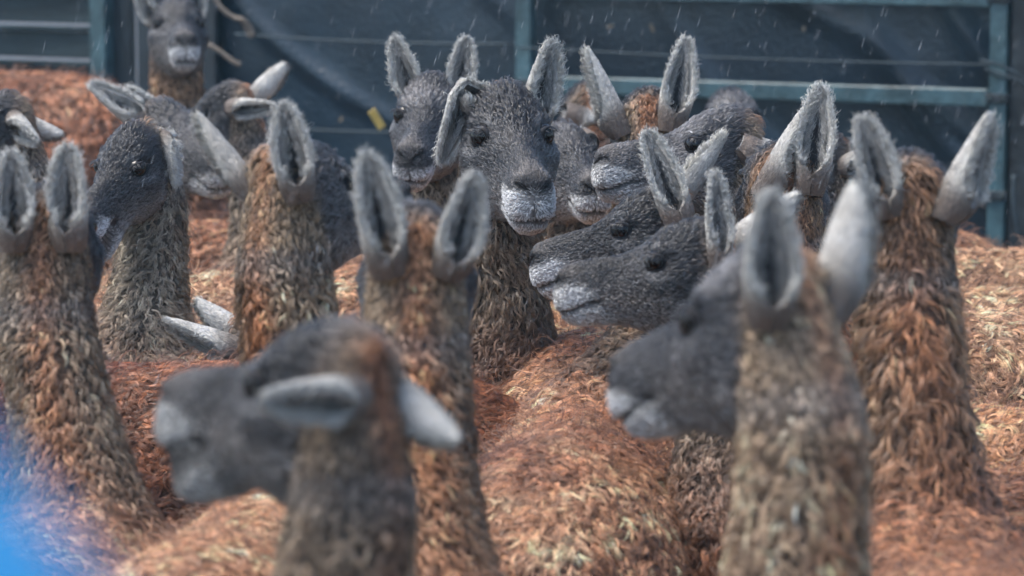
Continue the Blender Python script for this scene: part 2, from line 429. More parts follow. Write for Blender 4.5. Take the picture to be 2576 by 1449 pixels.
def view_weight(P, N, margin=0.10):
    """1 for roots the photograph (or a step aside) can see, little elsewhere"""
    r = P - CAMP; z = r @ FWD
    u = (r @ RGT) / z * LENS / SENSOR + .5; v = .5 - (r @ UPV) / z * LENS / SENSOR * 16 / 9
    ins = (u > -margin) & (u < 1 + margin) & (v > -margin) & (v < 1 + margin * 1.6) & (z > .3)
    fac = (N * nrm(-r)).sum(-1) > -.35
    return np.where(ins & fac, 1.0, np.where(ins, .10, .03))

def grid_quads(nr, nc, wrap):
    i = np.arange(nr - 1)[:, None]; j = np.arange(nc if wrap else nc - 1)[None, :]; j2 = (j + 1) % nc
    return np.stack([i * nc + j, i * nc + j2, (i + 1) * nc + j2, (i + 1) * nc + j], -1).reshape(-1, 4)

def sample_roots(V, Q, dens, attrs, rg):
    """random roots over quads Q with dens (per vertex, roots per square metre)"""
    a, b, c, d = (V[Q[:, k]] for k in range(4))
    area = .5 * np.linalg.norm(np.cross(c - a, d - b), axis=1)
    lam = area * dens[Q].mean(1); n = rg.poisson(lam)
    f = np.repeat(np.arange(len(Q)), n); m = len(f)
    s, t = rg.random(m), rg.random(m)
    w = np.stack([(1 - s) * (1 - t), s * (1 - t), s * t, (1 - s) * t], 1)
    out = []
    for A in [V] + attrs:
        v = A[Q[f]]
        out.append((v * (w[..., None] if v.ndim == 3 else w)).sum(1))
    return out

def grow(root, N, F, L, lift, curl, freq, col, rad, lockr, k, rg, npt=6, clump=.85, colvar=.18, grav=.0, strandvar=.22, tipw=.15, swirl=.38, frizz=.28, lvar=0.0, relief=.9):
    """locks: k strands each, drawn together towards the lock's tip"""
    n = len(root)
    if n == 0: return None
    N, F = nrm(N), nrm(F - N * (F * N).sum(-1, keepdims=True) / ((N * N).sum(-1, keepdims=True) + 1e-9))
    S = np.cross(N, F)
    ang = rg.normal(0, swirl, n); F, S = np.cos(ang)[:, None] * F + np.sin(ang)[:, None] * S, np.cos(ang)[:, None] * S - np.sin(ang)[:, None] * F
    L = L * rg.uniform(.65, 1.3, n); lf = lift * rg.uniform(.5, 1.5, n)
    t = np.linspace(0, 1, npt)
    up = (np.sin(t[None] * np.pi * .75) * lf[:, None] * L[:, None] * .62)          # rises, then falls towards the skin
    al = L[:, None] * (t[None] ** 1.05) * np.cos(lf * .5)[:, None]
    ph = rg.uniform(0, 6.28, n)
    cu = curl[:, None] * (t[None] ** .8) * np.sin(ph[:, None] + 6.28 * freq * t[None] * rg.uniform(.7, 1.3, n)[:, None])
    cu2 = .6 * curl[:, None] * (t[None] ** .8) * np.cos(ph[:, None] + 6.28 * freq * t[None])
    ctr = root[:, None] + up[..., None] * N[:, None] + al[..., None] * F[:, None] + cu[..., None] * S[:, None] + cu2[..., None] * N[:, None]
    ctr[..., 2] -= grav * L[:, None] * t[None] ** 2
    if lvar: lockr = lockr * np.exp(rg.normal(0, lvar, n))
    ro = lockr[:, None] * np.sqrt(rg.random((n, k))); ra = rg.uniform(0, 6.28, (n, k))
    off = (ro * np.cos(ra))[..., None] * F[:, None] + (ro * np.sin(ra))[..., None] * S[:, None]
    hold = 1 - clump * np.clip(t, 0, 1) ** .55
    jit = rg.normal(0, 1, (n, k, 1, 3)) * (lockr[:, None, None, None] * frizz) * (t ** 1.5)[None, None, :, None]
    P = ctr[:, None] + off[:, :, None] * hold[None, None, :, None] + jit
    P = P.reshape(n * k, npt, 3)
    lc = np.exp(rg.normal(0, colvar, (n, 1, 1)) + rg.normal(0, colvar * .12, (n, 1, 1)) * np.array([1.0, 0, -1.0])) * np.exp(rg.normal(0, strandvar, (n, k, 1)))
    C = (col[:, None] * lc).reshape(-1, 3)
    R = (rad[:, None] * rg.uniform(.75, 1.25, (n, k))).reshape(-1)[:, None] * (1 - (1 - tipw) * t ** 2.2)[None]
    sl = relief * (t - .45)[None, :, None]
    G = nrm(N[:, None] + F[:, None] * sl + S[:, None] * (relief * .45 * rg.normal(0, 1, n))[:, None, None] + .0)
    G = np.repeat(G[:, None], k, 1) + .45 * (off / (lockr[:, None, None] + 1e-9))[:, :, None] * relief
    G = nrm(G).reshape(n * k, npt, 3)
    return P, R, np.clip(C, 0.004, .8), G

def resample(S, npt):
    P, R, C, G = S; k = P.shape[1]
    if k == npt: return S
    x = np.linspace(0, k - 1, npt); i = np.minimum(x.astype(int), k - 2); f = (x - i)
    return P[:, i] * (1 - f)[None, :, None] + P[:, i + 1] * f[None, :, None], R[:, i] * (1 - f) + R[:, i + 1] * f, C, G[:, i] * (1 - f)[None, :, None] + G[:, i + 1] * f[None, :, None]

def make_ear(root, side, base, e0, o0, L, hs, rg, depth, bend=None, tint=1.0, width=1.0, notch=None):
    """leaf shaped cup; e0 length direction, o0 opening direction; bend=(tip direction, t0, t1)"""
    e0 = nrm(e0); o0 = nrm(o0 - e0 * (o0 @ e0)); sd0 = np.cross(e0, o0)
    nt_, na = 26, 17
    ts = np.linspace(0, 1, nt_); T = 1 - (1 - ts) ** 1.25
    b = base.copy(); B, E, O = [], [], []; o = o0.copy(); ep = e0.copy(); tp = 0
    for t in T:
        e = e0 + o0 * (.10 - .32 * t) * -.55      # slight backward then inward sweep
        if bend is not None:
            e = mix(nrm(e), nrm(bend[0]), sst(t, bend[1], bend[2]))
        e = nrm(e); b = b + (t - tp) * L * (e + ep) / 2 * 1.0; tp = t
        o = nrm(o - e * (o @ e)); B.append(b.copy()); E.append(e); O.append(o); ep = e
    B, E, O = map(np.array, (B, E, O)); SD = np.cross(E, O)
    w = np.interp(T, [0, .12, .3, .5, .7, .85, .95, 1], [.0190, .0250, .0275, .0262, .0218, .0158, .0096, .002]) * hs * width * 1.16 * (.55 + .45 * L / (.18 * hs))
    al = np.radians(np.interp(T, [0, .2, .27, .4, .6, .8, 1], [179, 177, 140, 104, 93, 85, 65]))
    r = w / np.where(al < np.pi / 2, np.sin(np.minimum(al, np.pi / 2)), 1)
    A = np.linspace(-1, 1, na)
    ang = A[None] * al[:, None]
    wob = 1 + .05 * np.sin(7 * T + rg.uniform(0, 6))[:, None] * np.abs(A)[None]
    if notch: wob = wob * (1 - notch[2] * np.exp(-((T - notch[1]) / .07) ** 2)[:, None] * (A[None] * notch[0] > .2) * np.abs(A)[None])
    def surf(inset):
        rr = (r - inset)[:, None] * wob
        ctr = B + O * r[:, None]
        return ctr[:, None] + rr[..., None] * (np.sin(ang)[..., None] * SD[:, None] - np.cos(ang)[..., None] * O[:, None])
    out = surf(0 * r); inn = surf(np.minimum(.0045 * hs + .006 * hs * sst(T, .0, .3), r * .5))
    V = np.concatenate([out.reshape(-1, 3), inn.reshape(-1, 3)]); n1 = nt_ * na
    Q = grid_quads(nt_, na, False)
    faces = [tuple(q) for q in Q] + [tuple(q[::-1] + n1) for q in Q]
    for i in range(nt_ - 1):
        for j in (0, na - 1):
            q = (i * na + j, (i + 1) * na + j, n1 + (i + 1) * na + j, n1 + i * na + j)
            faces.append(q if j else q[::-1])
    tt = np.repeat(T, na); aa = np.tile(np.abs(A), nt_)
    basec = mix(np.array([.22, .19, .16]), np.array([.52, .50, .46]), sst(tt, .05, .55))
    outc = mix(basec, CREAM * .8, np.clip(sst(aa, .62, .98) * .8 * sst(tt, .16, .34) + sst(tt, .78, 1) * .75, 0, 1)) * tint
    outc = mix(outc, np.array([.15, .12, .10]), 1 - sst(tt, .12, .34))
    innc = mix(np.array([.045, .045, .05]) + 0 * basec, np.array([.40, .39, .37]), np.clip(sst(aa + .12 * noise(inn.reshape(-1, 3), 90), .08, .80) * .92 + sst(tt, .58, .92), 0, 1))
    outc = outc * (1 + .15 * noise(out.reshape(-1, 3), 60)[:, None])
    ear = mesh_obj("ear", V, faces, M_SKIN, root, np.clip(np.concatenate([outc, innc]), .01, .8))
    # short pelt outside, longer pale fringe on the rim, wisps inside
    Eg = np.repeat(E, na, 0)
    No = nrm(np.sin(np.repeat(al, na) * np.tile(A, nt_))[:, None] * np.repeat(SD, na, 0) - np.cos(np.repeat(al, na) * np.tile(A, nt_))[:, None] * np.repeat(O, na, 0))
    lod = min(1.0, 4.4 / depth) if depth > 4.4 else 1.0
    ra = .00036 * max(1, depth / 4.5)
    parts = []
    vw = view_weight(out.reshape(-1, 3), No)
    R_, n_, f_, c_, t_ = sample_roots(out.reshape(-1, 3), Q, 230000 * lod * vw, [No, Eg, outc, tt], rg)
    S = grow(R_, n_, f_, .009 * hs + 0 * t_, .25 + 0 * t_, .0004 + 0 * t_, .5, c_ * 1.12, ra + 0 * t_, .001 + 0 * t_, 1, rg, 4, .3, .12)
    if S: parts.append(S)
    vi = view_weight(inn.reshape(-1, 3), -No)
    wi = vi * np.where(aa > .30, 1.5, .5)
    R_, n_, f_, c_, t_, a_ = sample_roots(inn.reshape(-1, 3), Q, 130000 * lod * wi, [-No, Eg, innc, tt, aa], rg)
    S = grow(R_, n_, f_ + .5 * n_, .016 * hs + 0 * t_, .7 + 0 * t_, .0012 + 0 * t_, .6, mix(c_, np.array([.55, .54, .51]), .6 * (a_ > .28)), ra + 0 * t_, .0015 + 0 * t_, 1, rg, 4, .3, .2)
    if S: parts.append(S)
    nrim = int(3200 * lod)
    ti = rg.uniform(.22, 1, nrim) ** .85; sj = np.where(rg.random(nrim) < .5, 0, na - 1)
    x = np.interp(ti, T, np.arange(nt_)); i = np.minimum(x.astype(int), nt_ - 2); fr = (x - i)[:, None]
    rp_ = out[i, sj] * (1 - fr) + out[i + 1, sj] * fr
    tang = nrm(np.where((sj == 0)[:, None], -1, 1) * (np.cos(ang[i, sj])[:, None] * SD[i] + np.sin(ang[i, sj])[:, None] * O[i]))
    S = grow(rp_, nrm(tang + .45 * rg.normal(size=(nrim, 3))), E[i] * .8 + tang * .3 + O[i] * .25, (.006 + .012 * rg.random(nrim) ** 1.5) * hs, 1.0 + 0 * ti, .0012 + 0 * ti, .6, np.tile(CREAM * .95 * tint, (nrim, 1)), ra + 0 * ti, .001 + 0 * ti, 1, rg, 4, .2, .15)
    parts.append(S)
    P = np.concatenate([s[0] for s in parts]); Rr = np.concatenate([s[1] for s in parts]); C = np.concatenate([s[2] for s in parts])
    curves_obj("ear_fur", P, Rr, C, np.concatenate([s[3] for s in parts]), M_FUR, ear)
    return ear

STATS = []
NKW = 1.10
def guanaco(label, poll, d, nose, sgn, ears, yaw, scale=1.0, hs=1.0, lean=.10, side=0.0, roll=0.0, jaw=0.0, seed=1, rust=1.0, dark=1.0, pale=1.0,
            fur=1.0, group="guanacos crowded in the pen", lens=1.0, eyes=(1, 1), neckc=(1, 1, 1), bodyc=(1, 1, 1), leaf=0.0, stripe_w=1.0):
    rg = np.random.default_rng(seed * 31 + 5)
    d0 = d; d = d * KD
    # ---- head frame
    L0 = .324 * hs
    nd, L1 = solve_dir(poll[0], poll[1], d, nose[0], nose[1], L0, sgn)
    hs = hs * min(1.25, max(.86, L1 / L0))
    wup = np.array([0, 0, 1.0])
    lat = nrm(np.cross(wup, nd)); up = np.cross(nd, lat)
    a = math.radians(25.0)
    hx = nd * math.cos(a) + up * math.sin(a); hz = -nd * math.sin(a) + up * math.cos(a); hy = lat
    if roll:
        c_, s_ = math.cos(math.radians(roll)), math.sin(math.radians(roll))
        hy, hz = hy * c_ + hz * s_, hz * c_ - hy * s_
    HR = np.stack([hx, hy, hz], 1)
    pw = at(poll[0], poll[1], d)
    HO = pw - HR @ np.array([0, 0, .05]) * hs
    H = lambda p: HO + hs * (HR @ np.asarray(p, float))
    # ---- body frame
    ya = math.radians(yaw); bx = np.array([math.sin(ya), math.cos(ya), 0]); by = np.array([-bx[1], bx[0], 0])
    nb_loc = np.array([.135, 0, 1.0]) * scale
    nbw = np.array([pw[0], pw[1], 0]) - bx * lean + by * side; nbw[2] = nb_loc[2]
    BO = nbw - bx * nb_loc[0]; BO[2] = 0
    Bf = lambda x, z: BO + scale * (x * bx + z * np.array([0, 0, 1.0]))
    # ---- neck
    S1 = H((-.006, 0, -.125)); B0 = nbw
    chord = S1 - B0; cl = np.linalg.norm(chord); cd = chord / cl
    t0 = nrm(bx * .22 + np.array([0, 0, .55]) + cd * .55); t1 = nrm(cd * .75 + hz * .45 + hx * .12)
    k0 = cl * .30
    bez = [B0, B0 + t0 * k0, S1 - t1 * k0, S1]
    st = []       # D, V, Y, w, wt, wb, sq, reg
    for i, (dx, dz, vx, vz, w, wt, wb, sq) in enumerate(HEAD):
        st.append(np.concatenate([H((dx, 0, dz)), H((vx, 0, vz)), hy, [w * hs, wt, wb, sq, i / (len(HEAD) - 1)]]))
    nk = [(1.0, .064, .062, .0635), (.85, .065, .065, .0635), (.68, .067, .068, .0645), (.5, .073, .076, .070), (.33, .085, .092, .081), (.17, .106, .118, .102), (.03, .135, .152, .130)]
    for j, (t, rd, rv, w) in enumerate(nk):
        b0, b1, b2, b3 = (1 - t) ** 3, 3 * t * (1 - t) ** 2, 3 * t * t * (1 - t), t ** 3
        c = b0 * bez[0] + b1 * bez[1] + b2 * bez[2] + b3 * bez[3]
        tg = nrm(3 * (1 - t) ** 2 * (bez[1] - bez[0]) + 6 * t * (1 - t) * (bez[2] - bez[1]) + 3 * t * t * (bez[3] - bez[2]))
        dv = nrm((1 - t) * (-bx * .8 + np.array([0, 0, .35])) + t * (-hx * .9 + hz * .2)); dv = nrm(dv - tg * (dv @ tg))
        q = mix(scale, hs, t) if False else scale + (hs - scale) * t
        st.append(np.concatenate([c + dv * rd * q * NKW, c - dv * rv * q * NKW, -np.cross(dv, tg) if False else np.cross(tg, -dv), [w * q * NKW, 1, 1, 1, 1 + (1 - t)]]))
    for j, (dx, dz, vx, vz, w) in enumerate(BODY):
        st.append(np.concatenate([Bf(dx, dz), Bf(vx, vz), by, [w * scale, 1, 1.0, .92, 2 + (j + 1) / len(BODY)]]))
    st = np.array(st)
    # keep side vectors pointing to the animal's left
    rows = []
    for i in range(len(st) - 1):
        ln = max(np.linalg.norm(st[i + 1, :3] - st[i, :3]), np.linalg.norm(st[i + 1, 3:6] - st[i, 3:6]))
        reg = st[i, 13]
        step = .0032 if reg < .33 else .0055 if reg < 1 else (.013 if reg < 2 else .035)
        m = max(2, int(round(ln / step)))
        for t in np.arange(m) / m: rows.append(cat(st, i, t))
    rows.append(st[-1]); G = np.array(rows)
    D, Vn, Y = G[:, :3], G[:, 3:6], nrm(G[:, 6:9]); w, wt, wb, sq, reg = (G[:, k] for k in range(9, 14))
    mid, half = (D + Vn) / 2, (D - Vn) / 2
    spow = lambda x, e: np.sign(x) * np.abs(x) ** e
    cc = spow(CH[None], sq[:, None]); ss = spow(SH[None], sq[:, None])
    wp = np.where(CH[None] > 0, 1 + (wt[:, None] - 1) * CH[None] ** 2 * 1.0, 1 + (wb[:, None] - 1) * CH[None] ** 2)
    V = mid[:, None] + half[:, None] * cc[..., None] + Y[:, None] * (w[:, None] * wp * ss)[..., None]
    nr = len(G)
    # ---- sculpt in the head frame
    q = ((V - HO) @ HR) / hs
    regv = np.repeat(reg[:, None], NSEG, 1); hm = 1 - sst(regv, .9, 1.05)
    x, y, z = q[..., 0], q[..., 1], q[..., 2]; ay = np.abs(y); sy = np.sign(y)
    cen = np.stack([x, 0 * y, np.clip(z, -.085, -.01) * .6 - .03], -1); outd = nrm(q - cen)
    def g_(c, s): return np.exp(-((x - c[0]) / s[0]) ** 2 - ((ay - c[1]) / s[1]) ** 2 - ((z - c[2]) / s[2]) ** 2) * hm
    dq = np.zeros_like(q)
    dq += outd * (-.0115 * g_((.0985, .072, -.012), (.024, .03, .0180)))[..., None]            # eye socket
    bro = g_((.096, .064, .0125), (.028, .026, .0100)); dq[..., 1] += sy * .0135 * bro; dq[..., 2] += .001 * bro
    chk = g_((.085, .066, -.046), (.035, .03, .018)); dq[..., 1] += sy * .006 * chk
    jw = g_((.045, .055, -.11), (.04, .03, .03)); dq[..., 1] += sy * .008 * jw
    brd = g_((.19, .03, -.05), (.045, .02, .03)); dq[..., 1] -= sy * .004 * brd                # hollow beside the nose bridge
    nos = np.exp(-((z - (-.0800 + .75 * (ay - .008))) / .0062) ** 2 - ((ay - .0175) / .0095) ** 2) * sst(x, .262, .272) * hm; dq += outd * (-.014 * nos)[..., None]    # nostril
    wing = g_((.280, .0165, -.058), (.014, .012, .010)); dq += outd * (.0075 * wing)[..., None]
    lipb = g_((.280, .020, -.106), (.024, .018, .015)); dq += outd * (.0065 * lipb)[..., None]
    mz = -.1270 + .027 * sst(x, .280, .200)           # mouth line rises to its corner
    mouth = np.exp(-((z - mz) / .0046) ** 2) * sst(x, .190, .206) * hm
    dq += outd * (-.0062 * mouth)[..., None]
    phil = np.exp(-(y / .0035) ** 2) * sst(x, .268, .28) * sst(-z, .068, .078) * (1 - sst(-z, .118, .126)) * hm
    dq += outd * (-.0055 * phil)[..., None]
    chin = g_((.255, .0, -.143), (.02, .03, .012)); dq[..., 2] -= .003 * chin
    poll_b = g_((.02, .0, .045), (.05, .05, .03)); dq[..., 2] += .010 * poll_b
    q2 = q + dq
    if jaw:
        jm = sst(mz - z, -.003, .004) * sst(x, .10, .19) * hm; ja = math.radians(jaw)
        px_, pz_ = .11, -.085; rx, rz = q2[..., 0] - px_, q2[..., 2] - pz_
        q2[..., 0] += jm * (rx * math.cos(ja) + rz * math.sin(ja) - rx); q2[..., 2] += jm * (rz * math.cos(ja) - rx * math.sin(ja) - rz)
    V = V + ((q2 - q) * hs) @ HR.T
    # body shape: shoulder and haunch
    bl = ((V - BO) / scale); bX = bl @ bx; bY = bl @ by; bZ = bl[..., 2]
    bm = sst(regv, 1.75, 2.05)
    hn = np.exp(-((bX + .70) / .13) ** 2 - ((bZ - .80) / .20) ** 2) * bm; V = V + (np.sign(bY) * .022 * hn * scale)[..., None] * by
    sh = np.exp(-((bX - .02) / .11) ** 2 - ((bZ - .85) / .20) ** 2) * bm; V = V + (np.sign(bY) * .018 * sh * scale)[..., None] * by
    # ---- normals and flow
    dS = np.gradient(V, axis=0); dT = np.roll(V, -1, 1) - np.roll(V, 1, 1)
    Nn = nrm(np.cross(dT, dS)); 
    Nn = Nn * np.sign(((V - mid[:, None]) * Nn).sum(-1).mean(1, keepdims=True))[..., None]
    Fl = nrm(dS)
    # ---- colours
    VV = V.reshape(-1, 3); reg_f = regv.ravel(); cphi = np.tile(CH, nr); phi = np.arccos(np.clip(cphi, -1, 1))
    X, Yh, Z = (q2[..., k].ravel() for k in range(3)); AY = np.abs(Yh)
    qn = np.c_[X, Yh, Z] + seed * .37
    n1, n2 = noise(qn, 30, 0), noise(qn, 9, 1)
    grey = DARK * dark
    hc = np.tile(grey, (len(X), 1))
    hc = mix(hc, np.array([.092, .090, .093]) * dark, np.clip(sst(n1 + .5 * n2, -.1, 1) + .4 * sst(-Z, -.005, .06), 0, 1))
    hc = mix(hc, np.array([.22, .20, .185]), np.clip(sst(-Z, .045, .11) * (1 - sst(X, .16, .24)) * .85, 0, 1))          # cheeks
    hc = mix(hc, np.array([.34, .335, .33]) * pale, sst(-Z, .09, .14) * sst(X, .03, .15) * .85)                            # lower jaw
    hc = mix(hc, np.array([.115, .105, .10]), sst(X, .235, .27) * (1 - sst(-Z, .05, .065)) * .8)                           # nose top
    zz = -Z + .012 * n1
    hc = mix(hc, PALE * pale, sst(X + .35 * (-Z - .10), .185, .245) * sst(zz, .072, .088) * .97)                                              # lips
    hc = mix(hc, PALE * pale * .9, sst(X, .17, .23) * sst(zz, .105, .122) * .85)
    hc = mix(hc, np.array([.24, .24, .245]), .45 * np.exp(-((X - .10) / .026) ** 2 - ((Z + .040) / .007) ** 2) * (AY > .03))   # under the eye
    hc = mix(hc, np.array([.30, .30, .30]), .4 * np.exp(-((X - .115) / .012) ** 2 - ((Z - .012) / .006) ** 2) * (AY > .03))
    hc = mix(hc, np.array([.16, .12, .10]), (1 - sst(X, -.005, .045)) * sst(Z, -.05, .02) * .8)                             # poll
    hc = mix(hc, np.array([.008, .006, .006]), np.clip(nos.ravel() ** .5 * 1.05, 0, 1))
    hc = mix(hc, np.array([.022, .018, .018]), np.clip(mouth.ravel() * 1.1, 0, .95))
    hc = mix(hc, np.array([.05, .045, .045]), phil.ravel() * .6)
    nt = np.clip(reg_f - 1, 0, 1)
    stripe = np.exp(-(phi / (stripe_w * (.34 + .40 * nt))) ** 2) * sst(reg_f, .88, .97)
    nc = mix(np.tile(BEIGE, (len(X), 1)), np.array([.145, .108, .078]), sst(n2, -.2, .9))
    nc = mix(nc, np.array([.26, .215, .16]), (1 - sst(cphi, -.9, -.1)) * .6 * (1 - nt))
    nc = mix(nc, RUST * rust, np.clip(stripe * (.75 + .35 * n2), 0, 1))
    nc = mix(nc, np.array([.185, .098, .062]) * rust, sst(nt + .12 * n2, .45, .95) * .85)
    nc = mix(nc, BROWN, np.clip(sst(n2, .35, 1.2) * .6 * sst(nt, .2, .6), 0, 1))
    nc = nc * np.array(neckc)
    bc = mix(np.tile(BODYC * rust, (len(X), 1)), np.array([.31, .135, .070]), sst(n2, -.1, .9))
    bc = mix(bc, np.array([.56, .35, .22]), sst(n1, .2, 1.0) * .5)
    bc = mix(bc, np.array([.17, .085, .06]), np.clip((1 - sst(bZ.ravel() + .05 * n2, .80, 1.02)) * (.55 + .5 * n1), 0, .85))  # flanks: dark maroon wool, with side shade also put into the colour
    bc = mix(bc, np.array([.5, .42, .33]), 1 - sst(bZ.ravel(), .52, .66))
    bc = mix(bc, np.array([.16, .085, .055]), (1 - sst(reg_f + .05 * n2, 2.02, 2.22)) * .75)
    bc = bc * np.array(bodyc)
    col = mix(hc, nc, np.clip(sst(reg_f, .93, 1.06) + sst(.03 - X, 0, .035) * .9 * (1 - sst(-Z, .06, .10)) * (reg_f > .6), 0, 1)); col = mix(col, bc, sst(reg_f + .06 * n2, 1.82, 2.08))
    col = np.clip(col * (1 + .10 * n1[:, None]), .006, .75)
    # ---- mesh with legs lofted out of belly patches
    root = empty("guanaco", BO)
    tag(root, label, "guanaco", group)
    off = BO
    Q = grid_quads(nr, NSEG, True)
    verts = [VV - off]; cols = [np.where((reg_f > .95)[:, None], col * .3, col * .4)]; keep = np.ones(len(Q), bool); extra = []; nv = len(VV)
    quad = Q.tolist()
    ringx = (G[:, :3] - BO) @ bx / scale
    bidx = np.where(reg > 2.0)[0]
    for fx, kk in ((.02, 'f'), (-.72, 'h')):
        mx_ = ((mid - BO) @ bx / scale)
        i0 = bidx[np.argmin(np.abs(mx_[bidx] - (fx + .07)))]; i1 = bidx[np.argmin(np.abs(mx_[bidx] - (fx - .07)))]
        if i1 - i0 < 2: i1 = i0 + 2
        for s_ in (1, -1):
            ja, jb = (20, 27) if s_ == 1 else (NSEG - 27, NSEG - 20)
            loop = [(i0, j) for j in range(ja, jb)] + [(i, jb) for i in range(i0, i1)] + [(i1, j) for j in range(jb, ja, -1)] + [(i, ja) for i in range(i1, i0, -1)]
            ids = [i * NSEG + (j % NSEG) for i, j in loop]
            for i in range(i0, i1):
                for j in range(ja, jb): keep[i * NSEG + j] = False
            cen_ = VV[ids].mean(0) - off
            ang = np.array([math.atan2((VV[k] - off - cen_) @ by, (VV[k] - off - cen_) @ bx) for k in ids])
            foot = scale * (fx * bx + s_ * .10 * by)
            if kk == 'f': prof = [(.50, .075, 0), (.36, .045, .01), (.30, .040, .012), (.16, .030, 0), (.08, .034, 0), (.03, .045, .015), (.0, .048, .02)]
            else: prof = [(.52, .085, .02), (.38, .05, -.03), (.33, .042, -.055), (.18, .030, -.03), (.08, .034, -.02), (.03, .045, .0), (.0, .048, .01)]
            prev = ids
            for (h, r_, fxo) in prof:
                ring = [foot + scale * (np.array([0, 0, h]) + r_ * (math.cos(a_) * bx + math.sin(a_) * by) + fxo * bx) for a_ in ang]
                cur = list(range(nv, nv + len(ids))); nv += len(ids)
                verts.append(np.array(ring)); cols.append(np.tile(np.array([.42, .33, .24]) * .8, (len(ids), 1)))
                for m in range(len(ids)):
                    extra.append((prev[m], cur[m], cur[(m + 1) % len(ids)], prev[(m + 1) % len(ids)]))
                prev = cur
            extra.append(tuple(prev))
    faces = [tuple(quad[i]) for i in np.where(keep)[0]] + extra
    faces += [tuple(range(NSEG))[::-1], tuple((nr - 1) * NSEG + k for k in range(NSEG))]
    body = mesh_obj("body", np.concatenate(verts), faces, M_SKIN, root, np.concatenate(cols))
    # ---- eyes
    for s_, on in zip((1, -1), eyes):
        if not on: continue
        ec = EYE * np.array([1, s_, 1]); axis = nrm(np.array([.42, s_ * .90, .12])); 
        a1 = nrm(np.cross(np.array([0, 0, 1.0]), axis)); a2 = np.cross(axis, a1)
        nu, nv2 = 12, 20; EV = []; EF = []
        for i in range(nu + 1):
            th = 1.22 * i / nu
            for k in range(nv2):
                ps = 2 * math.pi * k / nv2
                bul = 1 + .04 * max(0, math.cos(th)) ** 6
                EV.append(H(ec + EYE_R * bul * (math.cos(th) * axis + math.sin(th) * (math.cos(ps) * a1 + math.sin(ps) * a2))) - off)
        EF = [(i * nv2 + k, i * nv2 + (k + 1) % nv2, (i + 1) * nv2 + (k + 1) % nv2, (i + 1) * nv2 + k) for i in range(nu) for k in range(nv2)]
        mesh_obj("eye", EV, EF, M_EYE, root)
        LV = []; LF = []; LC = []; nl = 28; rr_ = [(1.00, 1.015), (1.12, 1.075), (1.40, 1.07), (1.95, .90)]
        for (m_, rad_) in rr_:
            for k in range(nl):
                ps = 2 * math.pi * k / nl; cx_, sx_ = math.cos(ps), math.sin(ps)
                th = m_ * (.98 * abs(cx_) ** 2 + (.46 if sx_ > 0 else .60) * sx_ ** 2); th = min(th, 1.75)
                ph_ = ps + .22 * cx_ * 0
                LV.append(H(ec + EYE_R * rad_ * (math.cos(th) * axis + math.sin(th) * (math.cos(ph_) * a1 + math.sin(ph_) * a2))) - off)
                LC.append(np.array([.008, .007, .008]) if m_ < 1.2 else (np.array([.10, .10, .105]) if sx_ < -.2 else DARK))
        LF = [(i * nl + k, i * nl + (k + 1) % nl, (i + 1) * nl + (k + 1) % nl, (i + 1) * nl + k) for i in range(3) for k in range(nl)]
        mesh_obj("eyelid", LV, LF, M_LID, root, np.array(LC))
    # ---- ears
    for s_, e in ears.items():
        sg = 1 if s_ == 'L' else -1
        base = H((-.012, sg * .061, .008))
        rb = base - CAMP; db = rb @ FWD; u0 = 1288 + FPX * (rb @ RGT) / db; v0 = 724.5 - FPX * (rb @ UPV) / db
        EL = e.get('L', .160) * hs
        ed, EL2 = solve_dir(u0, v0, db, e['tip'][0], e['tip'][1], EL, e.get('s', 0.3))
        if 'via' in e:
            v1, _ = solve_dir(u0, v0, db, e['via'][0], e['via'][1], EL * .5, e.get('s', 0.3))
            wv = at(e['via'][0], e['via'][1], db)
            bd = nrm(at(e['tip'][0], e['tip'][1], db) - wv + 0.0)
            EL2 = np.linalg.norm(wv - base) + np.linalg.norm(at(e['tip'][0], e['tip'][1], db) - wv)
            t_m = np.linalg.norm(wv - base) / EL2
            bend = (bd, t_m - e.get('bw', .15), t_m + e.get('bw', .15)); ed = v1
        else: bend = e.get('bend'); EL2 = min(EL2, .185 * hs)
        ear = make_ear(root, sg, base - ed * .030 * hs - hy * sg * .016 * hs, ed, camvec(e.get('open', (0, 0, 1))), EL2 * 1.0 + .030 * hs, hs, rg, d0, bend, e.get('tint', 1.0), e.get('w', 1.0), e.get('notch'))
        ear.location = Vector(-off)
    # ---- fur
    NN = Nn.reshape(-1, 3); FF = Fl.reshape(-1, 3)
    FF = FF + np.array([0, 0, -.45])[None] * sst(reg_f, 1.0, 1.2)[:, None]
    sw = noise(VV, 14, 2); FF = nrm(FF + np.cross(NN, FF) * (.55 * sw * sst(reg_f, .6, 1.1))[:, None])
    vw = view_weight(VV, NN)
    lod = fur * (1.0 if d0 < 4.8 else (4.8 / d0) ** 1.3)
    thick = max(1.0, d0 / 4.6)
    top = sst(Z, -.01, .03) * (1 - sst(X, .10, .16)) * (1 - sst(reg_f, .95, 1.05))
    hlen = .0055 + .004 * (1 - sst(X, .14, .24)) + .0125 * top + .006 * (1 - sst(X, .02, .08))
    headm = 1 - sst(reg_f, .90, 1.04)
    eyem = np.exp(-((X - .0985) / .0225) ** 2 - ((Z + .0125) / .0135) ** 2) * (AY > .02) * headm
    nosm = np.clip(nos.ravel() * 1.6 + mouth.ravel() * 1.1 + phil.ravel() * .6, 0, 1)
    parts = []
    # short face coat
    R_, n_, f_, c_, l_, t_ = sample_roots(VV, Q, 90000 * lod * headm * vw * (1 - np.clip(eyem * 1.5, 0, 1)) * (1 - nosm), [NN, FF, col, hlen, top], rg)
    S = grow(R_, n_, f_, l_ * hs, .42 + .25 * t_, .0008 + .0016 * t_, .6, c_ * 1.12, (.00036 + .00012 * t_) * thick, (.0018 + .0024 * t_), 3, rg, 5, .75, .20, strandvar=.13)
    if S: parts.append(S)
